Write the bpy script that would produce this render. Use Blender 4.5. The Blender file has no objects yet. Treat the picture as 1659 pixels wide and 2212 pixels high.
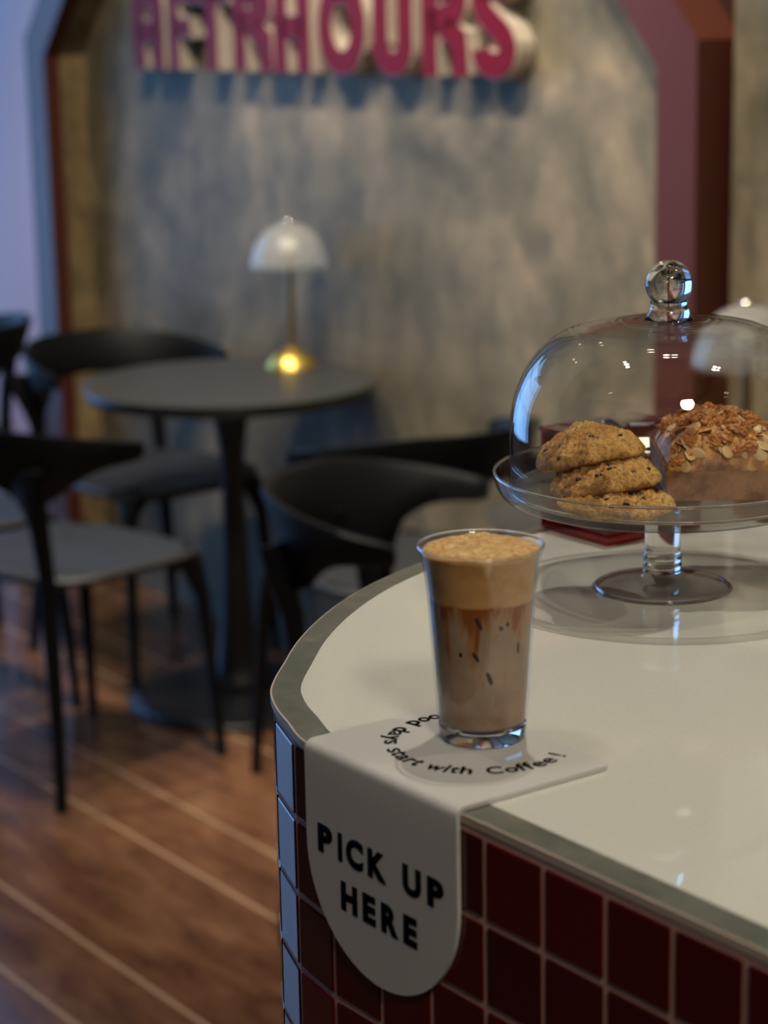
import bpy, bmesh, math, random
from mathutils import Vector, Matrix, noise
random.seed(7)
scene = bpy.context.scene
COL = scene.collection
PI = math.pi
def R(a): return math.radians(a)

# ------------------------------------------------------------------ camera
CAM_H, PITCH, ROLL, FPX = 1.55, 13.1, 1.1, 4700.0
cd = bpy.data.cameras.new('camera'); cam = bpy.data.objects.new('camera', cd); COL.objects.link(cam)
p_, r_ = R(PITCH), R(ROLL)
F_ = Vector((0, math.cos(p_), -math.sin(p_))); U0 = Vector((0, math.sin(p_), math.cos(p_))); R0 = Vector((1, 0, 0))
Rv = R0*math.cos(r_) - U0*math.sin(r_); Uv = R0*math.sin(r_) + U0*math.cos(r_)
M = Matrix((Rv, Uv, -F_)).transposed().to_4x4(); M.translation = Vector((0, 0, CAM_H))
cam.matrix_world = M
cd.sensor_fit = 'VERTICAL'; cd.sensor_height = 36.0; cd.sensor_width = 27.0
cd.lens = FPX/2212.0*36.0
cd.clip_start = 0.05; cd.clip_end = 100
cd.dof.use_dof = True; cd.dof.focus_distance = 1.53; cd.dof.aperture_fstop = cd.lens/1000.0/0.0125
scene.camera = cam

# ------------------------------------------------------------------ frame of the room: d along the far wall, n out of it
Dv = Vector((0.585, -0.811, 0)).normalized()
Nv = Vector((-Dv.y*-1, -Dv.x, 0)); Nv = Vector((Dv.y, -Dv.x, 0))      # (-.811,-.585)
Vv = -Nv                                                             # (.811,.585)
W0 = Vector((-0.492, 5.524, 0)) - Nv*0.03
def wp(u, n, z=0.0): return W0 + Dv*u + Nv*n + Vector((0, 0, z))

# ------------------------------------------------------------------ light and exposure
scene.view_settings.view_transform = 'Standard'; scene.view_settings.look = 'None'
scene.view_settings.gamma = 1; scene.view_settings.use_curve_mapping = False
scene.view_settings.exposure = -0.08
try:
    scene.cycles.use_denoising = True
    scene.cycles.max_bounces = 12; scene.cycles.transparent_max_bounces = 40
    scene.cycles.transmission_bounces = 12; scene.cycles.sample_clamp_indirect = 6
    scene.cycles.blur_glossy = 0.3
except Exception: pass
w = bpy.data.worlds.new('world'); scene.world = w; w.use_nodes = True
bg = w.node_tree.nodes['Background']
bg.inputs[0].default_value = (0.22, 0.50, 1.0, 1); bg.inputs[1].default_value = 4.7

def area(name, loc, aim, sx, sy, power, col, portal=False):
    l = bpy.data.lights.new(name, 'AREA'); l.shape = 'RECTANGLE'; l.size = sx; l.size_y = sy
    l.energy = power; l.color = col
    o = bpy.data.objects.new(name, l); COL.objects.link(o); o.location = loc
    o.rotation_euler = (Vector(aim)-Vector(loc)).to_track_quat('-Z', 'Y').to_euler()
    if portal: l.cycles.is_portal = True
    return o
U_WIN = -2.3
area('window_daylight_portal', wp(U_WIN-0.06, 1.75, 1.55), wp(0, 1.75, 1.55), 2.9, 2.7, 1, (1, 1, 1), True)
area('added_window_portal', wp(-1.72, 0.03, 1.4), wp(-1.72, 3, 1.4), 1.05, 2.4, 1, (1, 1, 1), True)
def spot(loc, aim, power, size, col, rad=0.03, blend=0.6):
    l = bpy.data.lights.new('downlight_lamp', 'SPOT'); l.energy = power; l.spot_size = R(size); l.spot_blend = blend
    l.color = col; l.shadow_soft_size = rad
    o = bpy.data.objects.new('downlight_lamp', l); COL.objects.link(o); o.location = loc
    o.rotation_euler = (Vector(aim)-Vector(loc)).to_track_quat('-Z', 'Y').to_euler()
    return o
WARM = (1.0, 0.885, 0.71)
CEIL = 3.05
SPOTS = [((0.24, 1.98, CEIL-0.12), (0.22, 1.66, 1.1), 46, 70, 0.010),
         ((-0.45, 1.60, CEIL-0.12), (-0.1, 1.5, 1.1), 12, 80, 0.03),
         ((0.95, 1.35, CEIL-0.12), (0.5, 1.3, 1.1), 16, 80, 0.03),
         ((0.55, -0.55, CEIL-0.12), (0.2, 1.3, 1.15), 100, 60, 0.22),  # soft front fill, added behind the camera to brighten cup and sign
         ((-0.55, 3.9, CEIL-0.12), (-0.4, 4.6, 0.6), 60, 90, 0.05),
         ((-1.3, 2.9, CEIL-0.12), (-1.0, 3.2, 0.0), 60, 100, 0.05),
         ((-0.2, 3.6, CEIL-0.12), (0.45, 4.4, 1.3), 150, 80, 0.06),
         ((-0.8, 4.3, CEIL-0.12), (-0.1, 5.0, 1.1), 120, 90, 0.06),
         ((0.15, 2.5, CEIL-0.12), (0.85, 3.4, 1.2), 110, 80, 0.06)]
for k_, s in enumerate(SPOTS): spot(s[0], s[1], s[2], s[3], (1.0, 0.93, 0.80) if k_ == 0 else WARM, s[4])
EXTRA = [((0.34, 1.98, 3.0),), ((-0.45, 1.72, 3.0),), ((1.05, 1.35, 3.0),), ((0.65, -0.55, 3.0),), ((1.6, 0.2, 3.0),), ((1.7, 0.2, 3.0),), ((-1.5, 0.6, 3.0),), ((-1.6, 0.6, 3.0),),
         ((1.9, -1.4, 3.0),), ((-0.6, -1.9, 3.0),), ((-0.7, -1.9, 3.0),), ((2.8, -0.6, 3.0),), ((0.5, -3.2, 3.0),), ((-2.4, 1.6, 3.0),), ((3.3, -2.2, 3.0),), ((-2.2, -1.0, 3.0),)]

# ------------------------------------------------------------------ material helpers
def new_mat(name):
    m = bpy.data.materials.new(name); m.use_nodes = True
    nt = m.node_tree; b = nt.nodes['Principled BSDF']
    return m, nt, b
def simple(name, col, rough=0.5, metal=0.0, spec=0.5, coat=0.0):
    m, nt, b = new_mat(name)
    b.inputs['Base Color'].default_value = (*col, 1); b.inputs['Roughness'].default_value = rough
    b.inputs['Metallic'].default_value = metal; b.inputs['Specular IOR Level'].default_value = spec
    b.inputs['Coat Weight'].default_value = coat; b.inputs['Coat Roughness'].default_value = 0.08
    return m
def N(nt, t, **kw):
    n = nt.nodes.new(t)
    for k, v in kw.items(): setattr(n, k, v)
    return n
def ramp(nt, stops):
    r = N(nt, 'ShaderNodeValToRGB'); e = r.color_ramp.elements
    while len(e) < len(stops): e.new(0.5)
    for i, (p, c) in enumerate(stops): e[i].position = p; e[i].color = (*c, 1)
    return r
def mathn(nt, op, a, b=None, c=None):
    n = N(nt, 'ShaderNodeMath', operation=op)
    for i, v in enumerate((a, b, c)):
        if v is None: continue
        if isinstance(v, (int, float)): n.inputs[i].default_value = v
        else: nt.links.new(v, n.inputs[i])
    return n.outputs[0]
def noise_tex(nt, vec, scale, detail=4, rough=0.55, dist=0.0):
    n = N(nt, 'ShaderNodeTexNoise'); n.inputs['Scale'].default_value = scale; n.inputs['Detail'].default_value = detail
    n.inputs['Roughness'].default_value = rough; n.inputs['Distortion'].default_value = dist
    nt.links.new(vec, n.inputs['Vector']); return n.outputs['Fac']
def objco(nt, scale=(1, 1, 1)):
    tc = N(nt, 'ShaderNodeTexCoord'); mp = N(nt, 'ShaderNodeMapping'); mp.inputs['Scale'].default_value = scale
    nt.links.new(tc.outputs['Object'], mp.inputs['Vector']); return mp.outputs['Vector']
def mixc(nt, fac, a, b, mode='MIX'):
    m = N(nt, 'ShaderNodeMix', data_type='RGBA', blend_type=mode)
    for i, v in ((0, fac), (6, a), (7, b)):
        if isinstance(v, (int, float)): m.inputs[i].default_value = v
        elif isinstance(v, tuple): m.inputs[i].default_value = (*v, 1)
        else: nt.links.new(v, m.inputs[i])
    return m.outputs[2]
def bump(nt, b, h, strength, dist=0.002):
    bn = N(nt, 'ShaderNodeBump'); bn.inputs['Strength'].default_value = strength; bn.inputs['Distance'].default_value = dist
    nt.links.new(h, bn.inputs['Height']); nt.links.new(bn.outputs[0], b.inputs['Normal'])

def thin_glass(name, tint=(0.97, 0.98, 0.97), edge=(0.72, 0.76, 0.74), refl=0.06, power=4.0, rough=0.0):
    m = bpy.data.materials.new(name); m.use_nodes = True; nt = m.node_tree; nt.nodes.clear()
    out = N(nt, 'ShaderNodeOutputMaterial'); mix = N(nt, 'ShaderNodeMixShader')
    tr = N(nt, 'ShaderNodeBsdfTransparent'); gl = N(nt, 'ShaderNodeBsdfGlossy'); gl.inputs['Roughness'].default_value = rough
    lw = N(nt, 'ShaderNodeLayerWeight'); lw.inputs['Blend'].default_value = 0.5
    f = lw.outputs['Facing']
    nt.links.new(mixc(nt, mathn(nt, 'POWER', f, 6.0), tint, edge), tr.inputs['Color'])
    fac = mathn(nt, 'MULTIPLY_ADD', mathn(nt, 'POWER', f, power), 0.9-refl, refl)
    nt.links.new(fac, mix.inputs[0]); nt.links.new(tr.outputs[0], mix.inputs[1]); nt.links.new(gl.outputs[0], mix.inputs[2])
    nt.links.new(mix.outputs[0], out.inputs[0]); return m
def real_glass(name, col=(1, 1, 1), ior=1.47, rough=0.0):
    m, nt, b = new_mat(name)
    b.inputs['Base Color'].default_value = (*col, 1); b.inputs['Transmission Weight'].default_value = 1
    b.inputs['IOR'].default_value = ior; b.inputs['Roughness'].default_value = rough
    return m
MAT = {}
# concrete / limewash
def concrete(name, c0, c1, c2, sc=1.0):
    m, nt, b = new_mat(name); v = objco(nt, (sc, sc, sc*0.75))
    n1 = noise_tex(nt, v, 2.6, 8, 0.62, 0.6); n2 = noise_tex(nt, v, 9.0, 6, 0.6, 0.3); n3 = noise_tex(nt, v, 1.1, 3, 0.5, 0.2)
    r1 = ramp(nt, [(0.34, c0), (0.52, c1), (0.68, c2)]); nt.links.new(n1, r1.inputs[0])
    r2 = ramp(nt, [(0.38, (0.66, 0.67, 0.66)), (0.66, (1.26, 1.20, 1.14))]); nt.links.new(n2, r2.inputs[0])
    r3 = ramp(nt, [(0.35, (0.85, 0.87, 0.88)), (0.65, (1.1, 1.06, 1.0))]); nt.links.new(n3, r3.inputs[0])
    c = mixc(nt, 1.0, r1.outputs[0], r2.outputs[0], 'MULTIPLY'); c = mixc(nt, 1.0, c, r3.outputs[0], 'MULTIPLY')
    nt.links.new(c, b.inputs['Base Color']); b.inputs['Roughness'].default_value = 0.62
    bump(nt, b, n2, 0.25, 0.004); return m
MAT['concrete'] = concrete('limewashed_concrete', (0.110, 0.096, 0.064), (0.200, 0.174, 0.120), (0.35, 0.28, 0.195))
MAT['frame'] = simple('oxblood_frame_paint', (0.095, 0.026, 0.016), 0.42, 0, 0.35)
MAT['mauve'] = simple('glare_lightened_paint', (0.66, 0.36, 0.36), 0.45, 0, 0.5)  # reddish paint with the window glare put into a paler base colour
MAT['tan'] = concrete('ochre_plaster', (0.20, 0.145, 0.07), (0.26, 0.19, 0.095), (0.33, 0.25, 0.14), 3)
MAT['dark_wall'] = simple('dark_brown_panel', (0.030, 0.010, 0.005), 0.5, 0, 0.2)
MAT['ceiling'] = simple('dark_ceiling_paint', (0.16, 0.14, 0.125), 0.8)
MAT['plaster'] = simple('warm_plaster', (0.34, 0.29, 0.25), 0.8)
def floor_mat():
    m, nt, b = new_mat('wood_plank_tiles')
    tc = N(nt, 'ShaderNodeTexCoord'); sp = N(nt, 'ShaderNodeSeparateXYZ'); nt.links.new(tc.outputs['Object'], sp.inputs[0])
    X, Y = sp.outputs[0], sp.outputs[1]     # X across the planks, Y along
    per = 0.4705
    q = mathn(nt, 'DIVIDE', mathn(nt, 'SUBTRACT', X, 1.437-per*20), per)
    fr = mathn(nt, 'FRACT', q); fl = mathn(nt, 'FLOOR', q)
    s = 0.160/per; hw = 0.0042/per
    d0 = mathn(nt, 'MINIMUM', fr, mathn(nt, 'SUBTRACT', 1.0, fr)); d1 = mathn(nt, 'ABSOLUTE', mathn(nt, 'SUBTRACT', fr, s))
    g = mathn(nt, 'LESS_THAN', mathn(nt, 'MINIMUM', d0, d1), hw)
    pid = mathn(nt, 'MULTIPLY_ADD', fl, 2.0, mathn(nt, 'GREATER_THAN', fr, s))
    wn = N(nt, 'ShaderNodeTexWhiteNoise', noise_dimensions='1D'); nt.links.new(pid, wn.inputs['W'])
    ys = mathn(nt, 'FRACT', mathn(nt, 'DIVIDE', mathn(nt, 'MULTIPLY_ADD', wn.outputs[0], 1.9, Y), 1.9))
    cb = N(nt, 'ShaderNodeCombineXYZ'); nt.links.new(mathn(nt, 'MULTIPLY', X, 9.0), cb.inputs[0])
    nt.links.new(mathn(nt, 'MULTIPLY', Y, 2.6), cb.inputs[1]); nt.links.new(mathn(nt, 'MULTIPLY', pid, 3.7), cb.inputs[2])
    n1 = noise_tex(nt, cb.outputs[0], 1.0, 6, 0.6, 1.2); n2 = noise_tex(nt, cb.outputs[0], 4.0, 5, 0.6, 0.5)
    r1 = ramp(nt, [(0.28, (0.085, 0.034, 0.019)), (0.5, (0.160, 0.074, 0.038)), (0.72, (0.24, 0.125, 0.066))]); nt.links.new(n1, r1.inputs[0])
    r2 = ramp(nt, [(0.3, (0.75, 0.75, 0.75)), (0.7, (1.2, 1.2, 1.2))]); nt.links.new(n2, r2.inputs[0])
    c = mixc(nt, 1.0, r1.outputs[0], r2.outputs[0], 'MULTIPLY')
    r3 = ramp(nt, [(0.0, (0.75, 0.70, 0.66)), (1.0, (1.25, 1.25, 1.25))]); nt.links.new(wn.outputs[0], r3.inputs[0])
    c = mixc(nt, 1.0, c, r3.outputs[0], 'MULTIPLY')
    c = mixc(nt, g, c, (0.40, 0.27, 0.17)); nt.links.new(c, b.inputs['Base Color'])
    b.inputs['Roughness'].default_value = 0.30; b.inputs['Specular IOR Level'].default_value = 0.55
    nt.links.new(mathn(nt, 'MULTIPLY_ADD', n2, 0.10, 0.16), b.inputs['Roughness'])
    return m
MAT['floor'] = floor_mat()
MAT['black'] = simple('matt_black_plastic', (0.005, 0.0055, 0.0065), 0.46, 0, 0.18)
MAT['seat'] = simple('satin_black_seat', (0.008, 0.010, 0.014), 0.60, 0, 1.0)
MAT['black_metal'] = simple('black_powder_coat', (0.010, 0.010, 0.012), 0.35, 0, 0.5)
MAT['tabletop'] = simple('charcoal_laminate', (0.042, 0.041, 0.038), 0.38, 0, 0.55)
MAT['brass'] = simple('brushed_brass', (0.80, 0.56, 0.13), 0.36, 1)
MAT['brass_dull'] = simple('aged_brass_stem', (0.42, 0.30, 0.16), 0.35, 0.9)
def fluted():
    m, nt, b = new_mat('frosted_fluted_glass')
    b.inputs['Base Color'].default_value = (0.86, 0.86, 0.84, 1); b.inputs['Roughness'].default_value = 0.18
    b.inputs['Transmission Weight'].default_value = 0.55; b.inputs['IOR'].default_value = 1.3; b.inputs['Alpha'].default_value = 0.32
    return m
MAT['shade'] = fluted()
MAT['white_top'] = None
def white_top():
    m, nt, b = new_mat('white_speckled_quartz'); v = objco(nt)
    n = noise_tex(nt, v, 900, 2, 0.6); r = ramp(nt, [(0.3, (0.63, 0.63, 0.56)), (0.6, (0.70, 0.70, 0.63))]); nt.links.new(n, r.inputs[0])
    nt.links.new(r.outputs[0], b.inputs['Base Color']); b.inputs['Roughness'].default_value = 0.03
    b.inputs['Specular IOR Level'].default_value = 0.75; return m
MAT['white_top'] = white_top()
def edge_mat():
    m, nt, b = new_mat('grey_edge_strip'); v = objco(nt)
    n = noise_tex(nt, v, 45, 6, 0.65, 0.4); r = ramp(nt, [(0.35, (0.100, 0.108, 0.088)), (0.6, (0.145, 0.150, 0.125)), (0.8, (0.23, 0.23, 0.20))]); nt.links.new(n, r.inputs[0])
    nt.links.new(r.outputs[0], b.inputs['Base Color']); b.inputs['Roughness'].default_value = 0.28; bump(nt, b, n, 0.15, 0.001); return m
MAT['edge'] = edge_mat()
def tile_mat():
    m, nt, b = new_mat('oxblood_glazed_tile')
    g = N(nt, 'ShaderNodeNewGeometry'); r = ramp(nt, [(0.0, (0.050, 0.0014, 0.003)), (1.0, (0.105, 0.003, 0.006))]); nt.links.new(g.outputs['Random Per Island'], r.inputs[0])
    nt.links.new(r.outputs[0], b.inputs['Base Color']); b.inputs['Roughness'].default_value = 0.12; b.inputs['Specular IOR Level'].default_value = 0.45
    return m
MAT['tile'] = tile_mat()
MAT['grout'] = simple('pink_grout', (0.62, 0.36, 0.29), 0.6)
MAT['cream'] = simple('cream_sealant', (0.52, 0.42, 0.34), 0.5)
MAT['hanger'] = simple('white_acrylic_sign', (0.64, 0.63, 0.60), 0.16, 0, 0.5)
MAT['ink'] = simple('black_lettering', (0.003, 0.003, 0.003), 0.9, 0, 0.02)
MAT['sign_face'] = simple('maroon_sign_face', (0.150, 0.004, 0.014), 0.5, 0, 0.12)
MAT['sign_side'] = simple('cream_sign_sides', (0.52, 0.44, 0.36), 0.5)
MAT['dome'] = thin_glass('clear_dome_glass', (0.99, 0.995, 0.99), (0.74, 0.77, 0.75), 0.05, 4.0)
MAT['plate'] = thin_glass('clear_plate_glass', (0.985, 0.99, 0.985), (0.55, 0.58, 0.55), 0.05, 5.0)
MAT['foot'] = thin_glass('clear_foot_glass', (0.95, 0.94, 0.945), (0.70, 0.70, 0.70), 0.06, 4.5)
MAT['glass'] = real_glass('solid_clear_glass')
MAT['cup'] = thin_glass('cup_glass', (0.99, 0.99, 0.99), (0.88, 0.88, 0.88), 0.04, 6.0)
def acrylic():
    m = bpy.data.materials.new('red_acrylic'); m.use_nodes = True; nt = m.node_tree; nt.nodes.clear()
    out = N(nt, 'ShaderNodeOutputMaterial'); mix = N(nt, 'ShaderNodeMixShader'); tr = N(nt, 'ShaderNodeBsdfTransparent')
    tr.inputs[0].default_value = (0.62, 0.03, 0.05, 1); gl = N(nt, 'ShaderNodeBsdfGlossy'); gl.inputs['Roughness'].default_value = 0.02
    lw = N(nt, 'ShaderNodeLayerWeight'); lw.inputs['Blend'].default_value = 0.5
    fac = mathn(nt, 'MULTIPLY_ADD', mathn(nt, 'POWER', lw.outputs['Facing'], 3.5), 0.8, 0.07)
    nt.links.new(fac, mix.inputs[0]); nt.links.new(tr.outputs[0], mix.inputs[1]); nt.links.new(gl.outputs[0], mix.inputs[2]); nt.links.new(mix.outputs[0], out.inputs[0])
    return m
MAT['acrylic'] = acrylic()

# ------------------------------------------------------------------ object helpers
def obj(name, bm, mats, parent=None, smooth=True, angle=35):
    me = bpy.data.meshes.new(name); bmesh.ops.recalc_face_normals(bm, faces=bm.faces)
    if smooth:
        for f in bm.faces: f.smooth = True
        for e in bm.edges:
            if len(e.link_faces) == 2 and e.calc_face_angle(0) > R(angle): e.smooth = False
    bm.to_mesh(me); bm.free()
    for m in (mats if isinstance(mats, (list, tuple)) else [mats]): me.materials.append(m)
    o = bpy.data.objects.new(name, me); COL.objects.link(o)
    if parent: o.parent = parent
    return o
def thing(name, label, cat, loc=(0, 0, 0), rotz=0.0, group=None):
    o = bpy.data.objects.new(name, None); COL.objects.link(o); o.location = loc; o.rotation_euler = (0, 0, rotz)
    o.empty_display_size = 0.05
    tag(o, label, cat, group); return o
def tag(o, label, cat, group=None):
    o['label'] = label; o['category'] = cat
    if group: o['group'] = group
    return o
def struct(o): o['kind'] = 'structure'; return o
def lathe(prof, seg=64, bm=None, cap=True, closed=False, mat=0, flute=0, fl_amp=0):
    bm = bm or bmesh.new(); rings = []
    for (r, z) in prof:
        if r < 1e-6: rings.append([bm.verts.new((0, 0, z))]); continue
        ring = []
        for i in range(seg):
            a = 2*PI*i/seg; rr = r
            if flute: rr = r*(1+fl_amp*math.cos(flute*a))
            ring.append(bm.verts.new((rr*math.cos(a), rr*math.sin(a), z)))
        rings.append(ring)
    pairs = list(zip(rings, rings[1:]))
    if closed: pairs.append((rings[-1], rings[0]))
    for A, B in pairs:
        if len(A) == 1 and len(B) == 1: continue
        for i in range(seg):
            j = (i+1) % seg
            if len(A) == 1: f = bm.faces.new((A[0], B[i], B[j]))
            elif len(B) == 1: f = bm.faces.new((A[i], A[j], B[0]))
            else: f = bm.faces.new((A[i], A[j], B[j], B[i]))
            f.material_index = mat
    if cap and not closed:
        for ring in (rings[0], rings[-1]):
            if len(ring) > 1: bm.faces.new(ring).material_index = mat
    return bm
def smooth_prof(pts, n=6):
    """Catmull-Rom through the profile points"""
    out = []
    P = [Vector(p) for p in pts]
    for i in range(len(P)-1):
        p0 = P[max(i-1, 0)]; p1 = P[i]; p2 = P[i+1]; p3 = P[min(i+2, len(P)-1)]
        for k in range(n):
            t = k/n
            out.append(0.5*((2*p1)+(p2-p0)*t+(2*p0-5*p1+4*p2-p3)*t*t+(3*p1-p0-3*p2+p3)*t**3))
    out.append(P[-1]); return [tuple(v) for v in out]
def box(bm, x0, x1, y0, y1, z0, z1, mat=0, bev=0.0, T=None):
    vs = [bm.verts.new((x, y, z)) for z in (z0, z1) for (x, y) in ((x0, y0), (x1, y0), (x1, y1), (x0, y1))]
    if T is not None:
        for v in vs: v.co = T @ v.co
    fs = [bm.faces.new([vs[i] for i in f]) for f in ((3, 2, 1, 0), (4, 5, 6, 7), (0, 1, 5, 4), (1, 2, 6, 5), (2, 3, 7, 6), (3, 0, 4, 7))]
    for f in fs: f.material_index = mat
    if bev > 0:
        es = list({e for f in fs for e in f.edges})
        r = bmesh.ops.bevel(bm, geom=es, offset=bev, segments=2, affect='EDGES', profile=0.5)
        for f in r['faces']: f.material_index = mat
    return bm
def prism(bm, pts, z0, z1, mat=0, mat_top=None):
    a = [bm.verts.new((p[0], p[1], z0)) for p in pts]; b = [bm.verts.new((p[0], p[1], z1)) for p in pts]
    n = len(pts)
    bm.faces.new(a[::-1]).material_index = mat; bm.faces.new(b).material_index = mat if mat_top is None else mat_top
    for i in range(n): bm.faces.new((a[i], a[(i+1) % n], b[(i+1) % n], b[i])).material_index = mat
    return bm
def tube(bm, pts, rads, seg=12, mat=0, flat=None):
    """sweep a (possibly elliptical) section; flat = list of (scale_x, scale_y)"""
    P = [Vector(p) for p in pts]; rings = []
    ref = Vector((1, 0, 0))
    for i, p in enumerate(P):
        t = (P[min(i+1, len(P)-1)]-P[max(i-1, 0)]).normalized()
        a = (ref - t*ref.dot(t))
        if a.length < 1e-3: a = Vector((0, 1, 0))
        a.normalize(); b = t.cross(a)
        sx, sy = flat[i] if flat else (1, 1)
        rings.append([bm.verts.new(p+(a*math.cos(2*PI*k/seg)*sx+b*math.sin(2*PI*k/seg)*sy)*rads[i]) for k in range(seg)])
    for A, B in zip(rings, rings[1:]):
        for k in range(seg): bm.faces.new((A[k], A[(k+1) % seg], B[(k+1) % seg], B[k])).material_index = mat
    bm.faces.new(rings[0][::-1]).material_index = mat; bm.faces.new(rings[-1]).material_index = mat
    return bm
def transform(bm, Mx):
    bmesh.ops.transform(bm, matrix=Mx, verts=bm.verts[:]); return bm
def copy_tree(root, loc, rotz, label, group=None):
    r = root.copy(); COL.objects.link(r); r.location = loc; r.rotation_euler = (0, 0, rotz); r['label'] = label
    if group: r['group'] = group
    for ch in list(root.children):
        c = ch.copy(); COL.objects.link(c); c.parent = r
        for g in list(ch.children):
            k = g.copy(); COL.objects.link(k); k.parent = c
    return r

# ------------------------------------------------------------------ room shell (built in wall frame: x = along d, y = out of the wall, z up)
WALLM = Matrix.Translation(W0) @ Matrix((Dv, Nv, Vector((0, 0, 1)))).transposed().to_4x4()
def wobj(name, bm, mats, **k):
    o = obj(name, bm, mats, **k); o.matrix_world = WALLM; return struct(o)
U0_, U1_, N1_ = U_WIN, 7.6, 6.2
# floor: object axes = (across planks, along planks)
fm = bmesh.new(); FLM = Matrix((Vv, -Dv, Vector((0, 0, 1)))).transposed().to_4x4()
cs = [FLM.inverted() @ wp(*q) for q in ((U0_, -0.3), (U1_, -0.3), (U1_, N1_), (U0_, N1_))]
prism(fm, [(c.x, c.y) for c in cs][::-1], -0.1, 0.0)
fl = obj('floor', fm, MAT['floor'], smooth=False); fl.matrix_world = FLM; struct(fl)
wobj('ceiling', box(bmesh.new(), U0_-.2, U1_+.2, -0.3, N1_+.2, CEIL, CEIL+0.1), MAT['ceiling'], smooth=False)
# niche back wall
wobj('wall_back', box(bmesh.new(), -0.75, 2.6, -0.25, 0.0, 0, CEIL), MAT['concrete'], smooth=False)
UL, UR, ZK = -0.535, 1.835, 1.435
UC = (UL+UR)/2; SL = math.tan(R(49)); ZA = ZK+(UR-UL)/2*SL; BW = 0.105
def house(off):   # inner outline grown outward by off
    k = off*math.tan(R(49/2)); s = off/math.cos(R(49))
    return [(UL-off, 0), (UL-off, ZK+k), (UC, ZA+s), (UR+off, ZK+k), (UR+off, 0)]
def strip(inner, outer, y0, y1, matf=0, mati=0):
    bm = bmesh.new(); n = len(inner)
    V = [[bm.verts.new((p[0], y, min(p[1], CEIL))) for p in pts] for y in (y0, y1) for pts in (inner, outer)]
    i0, o0, i1, o1 = V
    for k in range(n-1):
        bm.faces.new((i1[k], i1[k+1], o1[k+1], o1[k])).material_index = matf
        bm.faces.new((i0[k], o0[k], o0[k+1], i0[k+1])).material_index = mati
        bm.faces.new((i0[k], i0[k+1], i1[k+1], i1[k])).material_index = mati
        bm.faces.new((o0[k], o1[k], o1[k+1], o0[k+1])).material_index = mati
    for k in (0, n-1): bm.faces.new((i0[k], i1[k], o1[k], o0[k])).material_index = mati
    return bm
t1m = strip(house(0.0), house(BW-0.002), 0.078, 0.125)
t1b = strip(house(0.052), house(BW-0.002), 0.0, 0.078); _m = bpy.data.meshes.new('x'); t1b.to_mesh(_m); t1m.from_mesh(_m); t1b.free()
wobj('trim_1', t1m, MAT['frame'], smooth=False)
wobj('trim_2', strip(house(0.003), house(0.05), -0.001, 0.078), MAT['tan'], smooth=False)
# left wall panel in front, gable-cut
ho = house(BW)
pl = [(U0_, 0), ho[0], ho[1], (ho[1][0]+(CEIL-ho[1][1])/SL, CEIL), (U0_, CEIL)]
bmw = bmesh.new(); a = [bmw.verts.new((p[0], 0.0, p[1])) for p in pl]; b_ = [bmw.verts.new((p[0], 0.105, p[1])) for p in pl]
bmw.faces.new(a); bmw.faces.new(b_[::-1])
for i in range(5): bmw.faces.new((a[i], a[(i+1) % 5], b_[(i+1) % 5], b_[i]))
bmw.free(); bmw = bmesh.new()
for q_ in ((U0_, -2.25, 0, CEIL), (-2.25, -1.2, 0, 0.2), (-2.25, -1.2, 2.6, CEIL)): box(bmw, q_[0], q_[1], 0.0, 0.105, q_[2], q_[3])
pl = [(-1.2, 0), ho[0], ho[1], (ho[1][0]+(CEIL-ho[1][1])/SL, CEIL), (-1.2, CEIL)]
a = [bmw.verts.new((p[0], 0.0, p[1])) for p in pl]; b_ = [bmw.verts.new((p[0], 0.105, p[1])) for p in pl]
bmw.faces.new(a); bmw.faces.new(b_[::-1])
for i in range(5): bmw.faces.new((a[i], a[(i+1) % 5], b_[(i+1) % 5], b_[i]))
wobj('wall_left', bmw, MAT['mauve'], smooth=False)
pr = [(UR+BW, 0), (2.7, 0), (2.7, CEIL), (ho[3][0]-(CEIL-ho[3][1])/SL, CEIL), ho[3]]
bmw = bmesh.new(); a = [bmw.verts.new((p[0], -0.02, p[1])) for p in pr]; b_ = [bmw.verts.new((p[0], 0.02, p[1])) for p in pr]
bmw.faces.new(a); bmw.faces.new(b_[::-1])
for i in range(5): bmw.faces.new((a[i], a[(i+1) % 5], b_[(i+1) % 5], b_[i]))
wobj('trim_3', bmw, MAT['dark_wall'], smooth=False)
wobj('wall_right', box(bmesh.new(), 1.958, U1_, -0.05, 0.06, 0, CEIL, 0, 0.010), MAT['concrete'])
wobj('wall_front', box(bmesh.new(), U0_, U1_, N1_, N1_+0.2, 0, CEIL), MAT['plaster'], smooth=False)
wobj('wall_east', box(bmesh.new(), U1_, U1_+0.2, -0.3, N1_, 0, CEIL), MAT['plaster'], smooth=False)
# window wall: sill, header, piers, mullions
bm = bmesh.new(); box(bm, U0_-0.12, U0_, -0.3, 0.3, 0, CEIL); box(bm, U0_-0.12, U0_, 3.2, N1_+.2, 0, CEIL)
box(bm, U0_-0.12, U0_, 0.3, 3.2, 0, 0.2); box(bm, U0_-0.12, U0_, 0.3, 3.2, 2.9, CEIL)
wobj('wall_window_side', bm, MAT['plaster'], smooth=False)
bm = bmesh.new()
for i in range(11):
    y = 0.3+2.9*i/10; box(bm, U0_-0.05, U0_+0.0, max(y-0.022, 0.3), min(y+0.022, 3.2), 0.2, 2.9)
for z in (0.2, 1.25, 2.2, 2.86): box(bm, U0_-0.045, U0_-0.005, 0.3, 3.2, z, z+0.04)
wf = wobj('window_1', bm, simple('dark_window_frame', (0.03, 0.03, 0.035), 0.4), smooth=False)
g = obj('glass_pane', box(bmesh.new(), U0_-0.03, U0_-0.024, 0.3, 3.2, 0.2, 2.9), thin_glass('window_glass', (1, 1, 1), (0.9, 0.9, 0.9), 0.03, 4), wf, smooth=False)

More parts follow.
